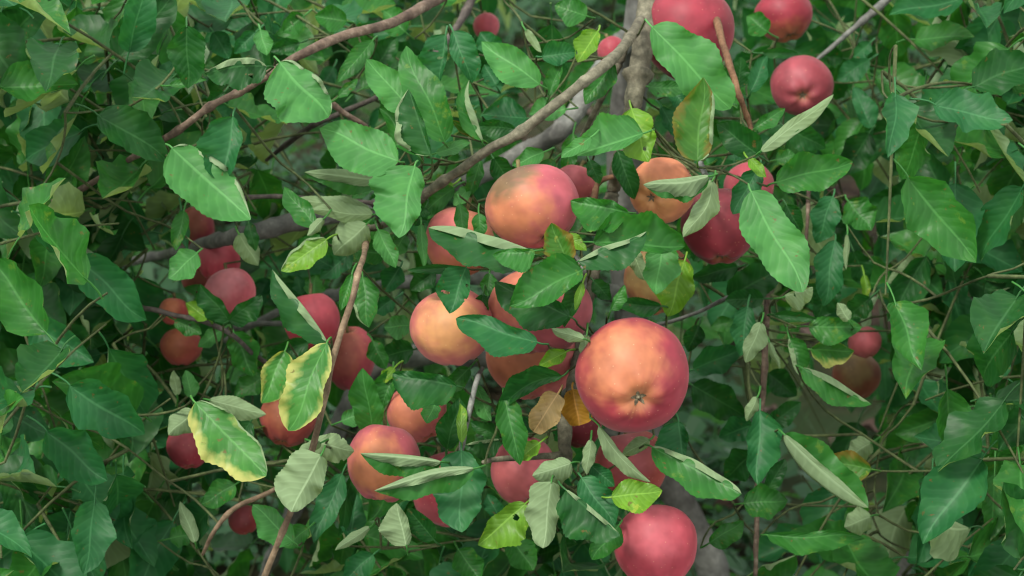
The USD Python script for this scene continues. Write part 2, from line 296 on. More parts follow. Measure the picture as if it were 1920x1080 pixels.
def ground_z(x, y):
    i = min(max(int(np.searchsorted(gx, x)), 1), len(gx) - 1); j = min(max(int(np.searchsorted(gy, y)), 1), len(gy) - 1)
    a, b = (x - gx[i - 1]) / (gx[i] - gx[i - 1]), (y - gy[j - 1]) / (gy[j] - gy[j - 1])
    return (Z[j - 1, i - 1] * (1 - a) + Z[j - 1, i] * a) * (1 - b) + (Z[j, i - 1] * (1 - a) + Z[j, i] * a) * b
r5 = np.random.default_rng(5)
_b = P(1560, 840, 1.0) - EYE; BARE = (EYE - _b * EYE[2] / _b[2])[:2]
def patches(n, dens, size, cup, h):
    """leaflets of low weeds in clumps"""
    V, F = [], []; at = 0
    c = np.stack([r5.uniform(-2.6, 2.6, n), r5.uniform(1.8, 8.0, n)], 1)
    keep = meshkit.fbm(np.stack([c[:, 0] * 1.3, c[:, 1] * 1.3, c[:, 0] * 0], -1), 3, 9) > dens
    for cx, cy in c[keep]:
        if ((cx - BARE[0]) / .17) ** 2 + ((cy - BARE[1]) / .42) ** 2 < 1: continue
        for _ in range(r5.integers(4, 9)):
            lx, ly = cx + r5.normal(0, .05), cy + r5.normal(0, .05); lz = float(ground_z(lx, ly)) + r5.uniform(.2, 1) * h
            a0 = r5.uniform(0, 6.28); tl = r5.normal(0, .35, 2)
            for q in range(3):
                a = a0 + q * 2.1; R = size * r5.uniform(.7, 1.3)
                ring = np.array([(0, 0), (.45, .42), (1.0, .5), (1.15, 0), (1.0, -.5), (.45, -.42)]) * R
                x = ring[:, 0] * math.cos(a) - ring[:, 1] * math.sin(a); y = ring[:, 0] * math.sin(a) + ring[:, 1] * math.cos(a)
                V.append(np.stack([lx + x, ly + y, lz + tl[0] * x + tl[1] * y + cup * np.abs(ring[:, 1])], 1))
                F.append(np.array([(0, 1, 3), (1, 2, 3), (0, 3, 5), (3, 4, 5)])[:, ::-1] + at); at += 6
    return np.vstack(V), np.vstack(F)
wv, wf = patches(4600, .40, .016, .5, .07)
w2, wf2 = patches(1600, .45, .034, .4, .13)
gb = []
for _ in range(1600):                                     # grass blades between the weeds
    x, y = r5.uniform(-2.6, 2.6), r5.uniform(1.8, 8); a = r5.uniform(0, 6.28); hh = r5.uniform(.05, .16); ln = r5.uniform(.2, .9) * hh
    z0 = float(ground_z(x, y)) - .005
    dx, dy = math.cos(a), math.sin(a); w = .003
    gb.append((np.array([(x - dy * w, y + dx * w, z0), (x + dy * w, y - dx * w, z0), (x + dx * ln * .5 - dy * w * .7, y + dy * ln * .5 + dx * w * .7, z0 + hh * .7), (x + dx * ln * .5 + dy * w * .7, y + dy * ln * .5 - dx * w * .7, z0 + hh * .7), (x + dx * ln, y + dy * ln, z0 + hh)]), np.array([(0, 1, 2), (1, 3, 2), (2, 3, 4)])))
tag(obj(None, 'ground_cover', join([(wv, wf), (w2, wf2)] + gb), 'weed', smooth=False).GetPrim(), kind='stuff', label='low clover-like weeds and grass growing on the soil', category='weeds')
lt = []
for _ in range(420):
    x, y = r5.uniform(-2.4, 2.4), r5.uniform(2, 7.5)
    v, f, _u = leaf3(np.array([x, y, float(ground_z(x, y)) + .012]), np.array([r5.normal(), r5.normal(), r5.normal() * .15]), np.array([r5.normal() * .3, r5.normal() * .3, 1]), r5.uniform(.05, .085), r5.uniform(.015, .024), r5, ns=7, nc=2)
    lt.append((v, f))
tag(obj(None, 'leaf_litter', join(lt), 'litter').GetPrim(), kind='stuff', label='fallen brown leaves scattered over the soil', category='fallen leaves')

# ------------------------------------------------------------------ trunk and branches (photo pixels, metres deep, radius in pixels)
roots = []
def branch(pts, mat, name='branch', n=None, knots=.22, sides=10):
    pts = np.array(pts, float)
    n = n or max(8, int(np.hypot(*np.diff(pts[:, :2], axis=0).T).sum() / 9))
    s = spline(pts, n)
    w = P(s[:, 0], s[:, 1], s[:, 2]); r = s[:, 3] * K * s[:, 2] * .86
    w = w + (meshkit.fbm(w * 40, 3, 3)[:, None] - .5) * r[:, None] * 1.1
    rb = np.random.default_rng(len(roots) + 40); q = np.arange(n)
    for _ in range(max(1, n // 9)): r = r * (1 + rb.uniform(.12, .38) * np.exp(-((q - rb.uniform(0, n)) / .9) ** 2))
    obj(tree, name, tube(w, r, sides, knots, len(roots)), mat)
    roots.append(w[::2])
def trunk():
    a = np.array([(1222, -700, 2.05, 26), (1222, -300, 2.05, 32), (1205, 0, 2.12, 38), (1170, 300, 2.2, 42), (1180, 560, 2.25, 40), (1215, 820, 2.28, 38), (1285, 960, 2.3, 36), (1335, 1060, 2.32, 38)], float)
    s = spline(a, 90); w = P(s[:, 0], s[:, 1], s[:, 2]); r = s[:, 3] * K * s[:, 2] * .8
    e = w[-1]; low = np.array([[e[0] + .01, e[1] + .02, e[2] * .6], [e[0] + .015, e[1] + .03, .15], [e[0] + .015, e[1] + .03, -.05]])
    w = np.vstack([w, low]); r = np.r_[r, r[-1] * 1.15, r[-1] * 1.5, r[-1] * 2.1]
    w = spline(np.column_stack([w, r]), 130)
    obj(tree, 'trunk', tube(w[:, :3], w[:, 3], 16, .12, 1), 'bark_trunk'); roots.append(w[:110:2, :3])
trunk()
branch([(1222, -260, 2.05, 20), (1215, -40, 1.72, 26), (1212, 60, 1.68, 25), (1200, 120, 1.67, 23), (1185, 200, 1.66, 20), (1165, 290, 1.66, 18), (1150, 360, 1.68, 16), (1130, 440, 1.68, 14), (1112, 520, 1.66, 13), (1096, 600, 1.65, 12), (1085, 660, 1.64, 12), (1070, 740, 1.61, 14), (1060, 800, 1.59, 15), (1064, 870, 1.58, 10)], 'bark_olive')
branch([(1200, 40, 1.66, 13), (1165, 92, 1.60, 12), (1130, 125, 1.57, 12), (1080, 165, 1.56, 11), (1030, 205, 1.56, 12), (970, 250, 1.57, 11), (920, 277, 1.58, 11), (860, 320, 1.6, 10), (800, 362, 1.62, 11), (760, 395, 1.64, 9), (705, 425, 1.66, 7), (660, 428, 1.68, 4)], 'bark_olive')
branch([(1180, 60, 1.75, 9), (1160, 120, 1.74, 9), (1140, 160, 1.75, 8), (1100, 240, 1.8, 6), (1070, 300, 1.85, 4)], 'bark_olive')
branch([(1185, 60, 2.15, 22), (1128, 130, 2.05, 22), (1090, 195, 2.0, 22), (1050, 245, 2.0, 22), (985, 285, 2.02, 19), (860, 345, 2.02, 17), (720, 392, 1.96, 17), (620, 405, 1.86, 19), (545, 420, 1.83, 21), (470, 437, 1.83, 19), (400, 452, 1.88, 14), (300, 480, 2.1, 10), (60, 520, 2.25, 11), (-140, 560, 2.3, 8)], 'bark_grey')
branch([(900, -60, 1.9, 14), (800, 10, 1.72, 12), (720, 48, 1.66, 11), (680, 58, 1.64, 10.5), (620, 75, 1.62, 10.5), (565, 102, 1.6, 10), (515, 132, 1.6, 9), (470, 160, 1.6, 8.5), (400, 197, 1.6, 8), (322, 252, 1.62, 8), (240, 300, 1.66, 7), (120, 370, 1.72, 6), (-60, 420, 1.78, 4)], 'bark_brown')
branch([(720, 408, 1.82, 6), (700, 383, 1.8, 5.5), (600, 376, 1.78, 5), (520, 368, 1.77, 5), (440, 372, 1.76, 4.5), (400, 384, 1.78, 3)], 'bark_dark', sides=7)
branch([(720, 400, 1.9, 6), (708, 300, 1.8, 5), (690, 240, 1.74, 5.5), (640, 208, 1.73, 6), (596, 176, 1.72, 5), (570, 150, 1.72, 3)], 'bark_brown', sides=7)
branch([(500, 300, 1.95, 4), (545, 265, 1.9, 6), (600, 228, 1.86, 6.5), (640, 212, 1.85, 6.5), (702, 184, 1.82, 6), (760, 150, 1.84, 5), (850, 60, 1.95, 8), (900, -40, 2.0, 9)], 'bark_dark', sides=7)
branch([(690, 425, 1.68, 6), (684, 470, 1.58, 6), (672, 512, 1.5, 6.5), (660, 560, 1.49, 7), (640, 622, 1.49, 7), (622, 680, 1.49, 7), (606, 760, 1.49, 7), (585, 842, 1.50, 7.5), (556, 930, 1.51, 7), (520, 1022, 1.53, 7), (480, 1120, 1.56, 6), (450, 1200, 1.6, 4)], 'bark_tan', sides=8)
branch([(200, 560, 1.85, 6), (320, 588, 1.72, 5.5), (380, 602, 1.71, 5.5), (430, 627, 1.71, 5.5), (475, 664, 1.72, 5), (540, 715, 1.8, 4)], 'bark_dark', sides=7)
branch([(400, 622, 1.98, 5), (450, 612, 1.96, 6.5), (525, 608, 1.95, 6), (600, 612, 1.96, 5)], 'bark_grey', sides=7)
branch([(540, 905, 1.62, 5), (500, 925, 1.6, 5.5), (440, 952, 1.58, 5.5), (404, 992, 1.58, 5), (380, 1040, 1.6, 4)], 'bark_tan', sides=7)
branch([(1190, 625, 1.85, 4), (1250, 605, 1.78, 4.5), (1310, 585, 1.75, 4.2), (1360, 560, 1.72, 4.5), (1372, 556, 1.72, 3)], 'bark_grey', sides=7)
branch([(1440, 400, 1.9, 5), (1440, 520, 1.78, 6), (1437, 590, 1.74, 7), (1432, 700, 1.73, 6.5), (1426, 800, 1.72, 5.5), (1420, 920, 1.71, 5.5), (1418, 1020, 1.7, 5.5), (1412, 1140, 1.72, 4)], 'bark_brown', sides=8)
branch([(1320, -80, 1.9, 11), (1345, 50, 1.66, 9), (1368, 120, 1.62, 8), (1386, 180, 1.61, 7), (1405, 235, 1.62, 5), (1412, 255, 1.62, 2)], 'bark_orange', sides=8)
branch([(1520, 330, 1.85, 4), (1516, 370, 1.8, 4.5), (1512, 450, 1.78, 4), (1505, 520, 1.8, 3)], 'bark_brown', sides=7)
branch([(1700, -40, 2.0, 10), (1640, 20, 1.97, 8), (1588, 64, 1.95, 6), (1546, 100, 1.94, 5), (1520, 120, 1.94, 3)], 'bark_grey', sides=7)
branch([(1290, 955, 2.3, 20), (800, 660, 2.32, 26), (700, 690, 2.3, 24), (645, 780, 2.28, 22), (610, 850, 2.27, 20), (540, 980, 2.25, 16), (480, 1120, 2.3, 10)], 'bark_grey')
branch([(905, 690, 1.64, 5), (896, 708, 1.56, 6), (880, 770, 1.55, 6), (866, 838, 1.54, 5.5), (864, 850, 1.54, 4)], 'bark_grey', sides=7)
branch([(1062, 850, 1.585, 8), (1000, 858, 1.56, 7), (940, 860, 1.545, 6), (905, 868, 1.53, 5)], 'bark_olive', sides=7)
branch([(1090, 560, 1.62, 6), (1094, 508, 1.53, 6), (1080, 480, 1.54, 5), (1060, 455, 1.56, 3)], 'bark_grey', sides=7)
branch([(1330, 420, 1.8, 6), (1328, 345, 1.60, 7), (1312, 305, 1.58, 6), (1320, 325, 1.58, 4)], 'bark_grey', sides=7)
branch([(1150, 330, 1.66, 5), (1120, 345, 1.66, 7), (1112, 400, 1.66, 9)], 'bark_orange', sides=7)
# wider frame of limbs around the view
branch([(1222, -200, 2.05, 26), (1500, -150, 2.2, 22), (1800, -40, 2.2, 17), (2050, 120, 2.2, 10)], 'bark_grey')
branch([(1222, -420, 2.05, 26), (800, -330, 2.1, 22), (300, -220, 2.1, 17), (-150, 60, 2.1, 10)], 'bark_grey')
branch([(1330, 1090, 2.33, 22), (1600, 1140, 2.25, 18), (1730, 980, 2.15, 15), (1740, 760, 2.1, 12), (1800, 600, 2.05, 9), (1900, 380, 2.0, 6)], 'bark_grey')
branch([(60, 520, 2.05, 10), (140, 700, 1.9, 9), (200, 900, 1.8, 8), (240, 1100, 1.75, 5)], 'bark_brown')
branch([(1720, 760, 2.1, 9), (1740, 900, 1.95, 8), (1760, 1100, 1.85, 5)], 'bark_brown')
branch([(1180, 560, 2.25, 20), (900, 520, 2.1, 15), (600, 560, 2.05, 10), (420, 640, 2.0, 6)], 'bark_grey')

# ------------------------------------------------------------------ apples
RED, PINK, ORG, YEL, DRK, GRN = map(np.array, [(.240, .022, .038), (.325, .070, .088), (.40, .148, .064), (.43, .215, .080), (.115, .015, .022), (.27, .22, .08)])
G = 'apples on the tree'
def apple(px, py, rx, ry, z, label, ax=None, base=PINK, patch=ORG, pdir=(-.2, .4, .9), amt=.7, tight=.25, seed=0, russet=None):
    """px, py, rx, ry: outline in photo pixels; ax: calyx direction (right, up, towards the viewer); base and patch: pigments, the patch faces pdir"""
    rg = np.random.default_rng(100 + seed)
    ax = np.array(ax if ax is not None else (rg.uniform(-.35, .35), -1, rg.uniform(.05, .5)), float); ax /= np.linalg.norm(ax)
    r = rx * K * z
    th = np.linspace(0, math.pi, 60); ph = np.arange(96) / 96 * 2 * np.pi
    T, H = np.meshgrid(th, ph, indexing='ij')
    x = np.sin(T); zz = np.cos(T) * .93
    x = x * (1 + .07 * np.cos(T)) * (1 + .018 * np.cos(5 * H + 1) * (1 - np.cos(T)) * .5)
    zz = zz - .34 * np.exp(-(x / .24) ** 2) * (T < 1.57) + .20 * np.exp(-(x / .21) ** 2) * (T > 1.57) - .028 * np.cos(5 * H) * np.exp(-((x - .38) / .2) ** 2) * (T > 1.57)
    v = np.stack([x * np.cos(H), x * np.sin(H), zz], -1)
    v = v * (1 + .07 * (meshkit.fbm(v * 1.3 + seed * 7.1, 2, seed)[..., None] - .5) + .018 * (meshkit.fbm(v * 4 + seed, 2, seed)[..., None] - .5))
    zl = -ax; xl = np.cross([.3, .1, 1], zl); xl /= np.linalg.norm(xl); yl = np.cross(zl, xl)
    B = np.stack([xl, yl, zl])                            # rows, in right/up/towards axes
    c = v.reshape(-1, 3) @ B
    ext = np.abs(c[:, :2]).max(0); fit = np.array([1 / ext[0], ry / rx / ext[1], 1 / ext.mean()])
    W = np.stack([RGT, UPV, -FWD])
    ctr = P(px, py, z)
    def place(q): return (np.asarray(q) @ B * fit * r) @ W + ctr
    i = np.arange(59)[:, None] * 96; j = np.arange(96)[None]; k2 = (j + 1) % 96
    q = np.stack([i + j, i + 96 + j, i + 96 + k2, i + k2], -1).reshape(-1, 4)
    t = thing('apple', label, 'apple', G)
    m = obj(t, 'skin', (place(v.reshape(-1, 3)), q), 'apple_skin')
    # pigment: blush with streaks from stem to calyx, a patch of ground colour, greener in the stem cavity
    mo = meshkit.fbm(v.reshape(-1, 3) * 6.5 + seed * 3.3, 4, seed + 5)
    n = c / np.linalg.norm(c, axis=1, keepdims=True); pd = np.array(pdir, float); pd /= np.linalg.norm(pd)
    vv = v.reshape(-1, 3)
    nz = meshkit.fbm(vv * 2.2 + seed, 3, seed + 3); st = meshkit.fbm(np.stack([np.cos(H) * 7, np.sin(H) * 7, T * .8], -1).reshape(-1, 3), 3, seed + 9)
    g = n @ pd
    a = np.clip(((g - .68) / tight) * .5 + .5 + (nz - .5) * 1.0 + (st - .5) * .4 + (mo - .5) * .5, 0, 1); a = a * a * (3 - 2 * a) * amt
    col = base * (1 - a[:, None]) + patch * a[:, None]
    col = col * (.78 + .22 * st[:, None] + .24 * mo[:, None])
    if russet is not None:
        rd = np.array(russet, float); rd /= np.linalg.norm(rd)
        b = np.clip((n @ rd - .66) / .22 + (mo - .5) * 1.3, 0, 1)[:, None] * .88; col = col * (1 - b) + np.array([.085, .066, .030]) * b
    cav = np.exp(-(x / .26) ** 2).reshape(-1) * (T < 1.57).reshape(-1); col = col * (1 - .8 * cav[:, None]) + np.array([.22, .2, .07]) * .8 * cav[:, None]
    cal = (np.exp(-(x / .2) ** 2) * (T > 1.57)).reshape(-1); col = col * (1 - .6 * cal[:, None]) + YEL * .75 * .6 * cal[:, None]
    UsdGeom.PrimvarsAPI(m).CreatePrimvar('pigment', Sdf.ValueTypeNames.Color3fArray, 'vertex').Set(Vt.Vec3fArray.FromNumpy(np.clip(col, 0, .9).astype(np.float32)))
    # dried flower end
    ms = []
    zc = v[-1, 0, 2]
    for kk in range(5):
        a0 = kk * 1.2566 + seed; e = np.array([math.cos(a0), math.sin(a0), 0]); s = np.array([-e[1], e[0], 0])
        o = np.array([0, 0, zc])
        pts = np.array([o + e * .03 - s * .035, o + e * .03 + s * .035, o + e * .10 - s * .03 + [0, 0, -.03], o + e * .10 + s * .03 + [0, 0, -.03], o + e * .145 + [0, 0, -.075]])
        pts = np.vstack([pts, pts + [0, 0, -.014]])
        ms.append((place(pts), np.array([(0, 1, 2), (1, 3, 2), (2, 3, 4), (5, 7, 6), (6, 7, 8), (7, 9, 8), (0, 2, 5), (2, 7, 5), (1, 6, 3), (3, 6, 8), (2, 4, 7), (4, 9, 7), (3, 8, 4), (4, 8, 9)])))
    ms.append(tube(place(np.array([[0, 0, zc + .02], [0, 0, zc - .02], [0, 0, zc - .05]])), np.array([.05, .045, .02]) * r, 7))
    obj(t, 'calyx', join(ms), 'calyx', smooth=False)
    z0 = v[0, 0, 2]; lean = rg.uniform(-.2, .2, 2)
    sp = spline(np.array([[0, 0, z0 - .03], [lean[0] * .3, lean[1] * .3, z0 + .25], [lean[0], lean[1], z0 + .62]]), 7)
    w = place(sp)
    obj(t, 'stem', tube(w, np.linspace(.0011, .0017, 7), 6), 'stem')
    attach.append(w[-1])
    balls.append((px, py, max(rx, ry), z))
balls = []
A = [
 (1186, 706, 108, 111, 1.52, 'largest apple, red with an orange patch, its flower end facing out below', dict(ax=(.08, -.42, .9), base=RED * .85, patch=ORG * .95, pdir=(-.2, .22, .95), amt=.82, tight=.24)),
 (1000, 388, 91, 80, 1.56, 'wide orange apple with a red right shoulder, above the central cluster', dict(ax=(.35, -.8, .35), base=PINK * .9 + RED * .15, patch=ORG * .95, pdir=(-.5, -.15, .85), amt=.9, tight=.4, russet=(-.58, .72, .38))),
 (1240, 357, 63, 62, 1.62, 'orange-pink apple crossed by a pale curled leaf', dict(ax=(-.45, -.32, .83), base=ORG * .9 + PINK * .15, patch=YEL * .9, pdir=(-.4, -.5, .7), amt=.7, tight=.4)),
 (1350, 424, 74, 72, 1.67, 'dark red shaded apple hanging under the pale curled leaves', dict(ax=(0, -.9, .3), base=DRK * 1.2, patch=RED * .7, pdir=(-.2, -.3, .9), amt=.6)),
 (1405, 352, 48, 48, 1.74, 'pink apple sliver showing left of the large hanging leaf at right', dict(base=PINK * .9, patch=RED)),
 (1504, 162, 59, 58, 1.88, 'lone dusky red apple at upper right with its flower end showing', dict(ax=(-.1, -.45, .88), base=RED * .8 + .015, patch=PINK * .8, pdir=(-.3, -.3, .9), amt=.6)),
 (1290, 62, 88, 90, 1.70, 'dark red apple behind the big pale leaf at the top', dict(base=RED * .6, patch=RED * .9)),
 (1470, 30, 56, 50, 1.95, 'red apple cut by the top edge above the lone dusky apple', dict(base=RED * .8, patch=ORG * .6, pdir=(.1, -.9, .4))),
 (912, 50, 25, 26, 2.1, 'small pink apple peeping out at the top, left of centre', dict(base=PINK, patch=RED)),
 (1147, 96, 27, 28, 1.9, 'small red apple glimpsed behind the upper diagonal branch', dict(base=PINK * .9, patch=RED)),
 (862, 455, 65, 66, 1.63, 'orange apple behind the long rolled leaf left of centre', dict(base=ORG * .8 + PINK * .2, patch=PINK, pdir=(-.6, .3, .7))),
 (848, 613, 80, 73, 1.57, 'golden orange apple at the left of the central cluster', dict(ax=(.2, -.9, -.3), base=PINK * .75 + ORG * .25, patch=YEL * .9, pdir=(-.25, .15, .95), amt=.9, tight=.35)),
 (1013, 584, 99, 80, 1.58, 'pale orange apple mostly covered by dark leaves at the centre', dict(ax=(0, -.95, .1), base=PINK * .8, patch=ORG * .9 + PINK * .2, pdir=(-.5, .6, .6))),
 (1002, 668, 91, 82, 1.66, 'peach apple at the bottom of the central cluster, left of the largest one', dict(base=PINK * .8 + ORG * .2, patch=ORG, pdir=(-.5, -.1, .8))),
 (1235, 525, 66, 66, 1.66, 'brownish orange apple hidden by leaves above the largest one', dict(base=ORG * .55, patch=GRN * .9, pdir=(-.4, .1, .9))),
 (783, 772, 58, 60, 1.67, 'small coral apple behind the glossy leaf at lower left of centre', dict(ax=(.4, -.8, .2), base=PINK * .8 + ORG * .2, patch=ORG * .9, pdir=(-.4, .2, .9))),
 (720, 868, 69, 75, 1.585, 'orange apple with a pink top, crossed by a pale leaf edge, at lower left', dict(ax=(-.1, -.95, .1), base=PINK * .85, patch=ORG, pdir=(-.25, -.05, .95), amt=.9, tight=.3)),
 (838, 918, 66, 72, 1.70, 'red apple behind the large hanging leaf at the bottom', dict(base=PINK * .75 + RED * .2, patch=RED)),
 (982, 884, 62, 66, 1.64, 'pinkish apple beside the small sprout of curled leaves at the bottom', dict(base=PINK * .8, patch=PINK * .9 + YEL * .1, pdir=(-.4, -.3, .8))),
 (1185, 872, 70, 66, 1.66, 'brownish red apple directly beneath the largest one', dict(base=RED * .6 + ORG * .2, patch=PINK * .6)),
 (1230, 1024, 80, 80, 1.60, 'rosy apple cut by the bottom edge, right of centre', dict(ax=(.1, -.9, .4), base=RED * .9 + PINK * .25, patch=PINK, pdir=(-.2, .5, .8))),
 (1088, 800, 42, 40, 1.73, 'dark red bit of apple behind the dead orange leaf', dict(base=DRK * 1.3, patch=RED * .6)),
 (586, 603, 53, 54, 1.95, 'bright crimson apple at left behind a folded dark leaf', dict(base=RED * 1.05 + PINK * .1, patch=PINK, pdir=(.2, .5, .8), amt=.5)),
 (657, 672, 48, 61, 2.0, 'tall dusky pink apple behind the tan twig', dict(ax=(.1, -.9, -.2), base=RED * .45 + PINK * .3, patch=ORG * .5 + PINK * .2)),
 (432, 550, 49, 48, 2.05, 'pale pink apple lowest of the left-hand trio, above two dark leaves', dict(base=PINK, patch=PINK * .9 + .08, pdir=(-.2, .6, .8))),
 (410, 492, 41, 41, 2.14, 'bright pink apple in the middle of the left-hand trio', dict(base=RED * .9 + PINK * .25, patch=PINK, pdir=(-.3, .6, .7))),
 (367, 430, 36, 42, 2.2, 'dull red apple topmost of the left-hand trio', dict(base=RED * .7 + .01, patch=ORG * .5)),
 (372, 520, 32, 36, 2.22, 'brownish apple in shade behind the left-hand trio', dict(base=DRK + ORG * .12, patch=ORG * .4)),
 (326, 584, 28, 26, 2.1, 'orange-red apple at the left edge above the dark twig', dict(base=RED * .8 + ORG * .25, patch=ORG)),
 (340, 650, 40, 36, 2.1, 'rust red apple at the left edge below the dark twig', dict(base=RED * .6 + ORG * .25, patch=ORG * .7)),
 (354, 838, 42, 42, 1.9, 'red apple behind the big yellow-edged leaf at lower left', dict(base=RED * .75 + PINK * .1, patch=PINK * .8)),
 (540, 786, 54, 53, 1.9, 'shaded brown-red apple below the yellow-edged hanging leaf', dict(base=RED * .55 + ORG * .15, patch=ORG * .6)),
 (458, 975, 30, 28, 2.0, 'small dull red apple at the lower left among leaves', dict(base=RED * .6 + ORG * .1, patch=PINK * .6)),
 (1622, 642, 32, 30, 1.92, 'pink apple at the right edge above the shaded brown one', dict(base=PINK * .9 + ORG * .1, patch=PINK)),
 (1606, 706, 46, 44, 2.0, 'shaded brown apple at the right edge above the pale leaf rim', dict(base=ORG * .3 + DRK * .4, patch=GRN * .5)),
 (1078, 345, 40, 36, 1.70, 'pinkish apple just behind the wide orange one', dict(base=PINK * .85 + ORG * .15, patch=PINK)),
]
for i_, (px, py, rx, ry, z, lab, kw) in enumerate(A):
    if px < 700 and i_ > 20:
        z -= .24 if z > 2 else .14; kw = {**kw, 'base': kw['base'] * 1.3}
    apple(px, py, rx, ry, z, lab, seed=i_ + 1, **kw)

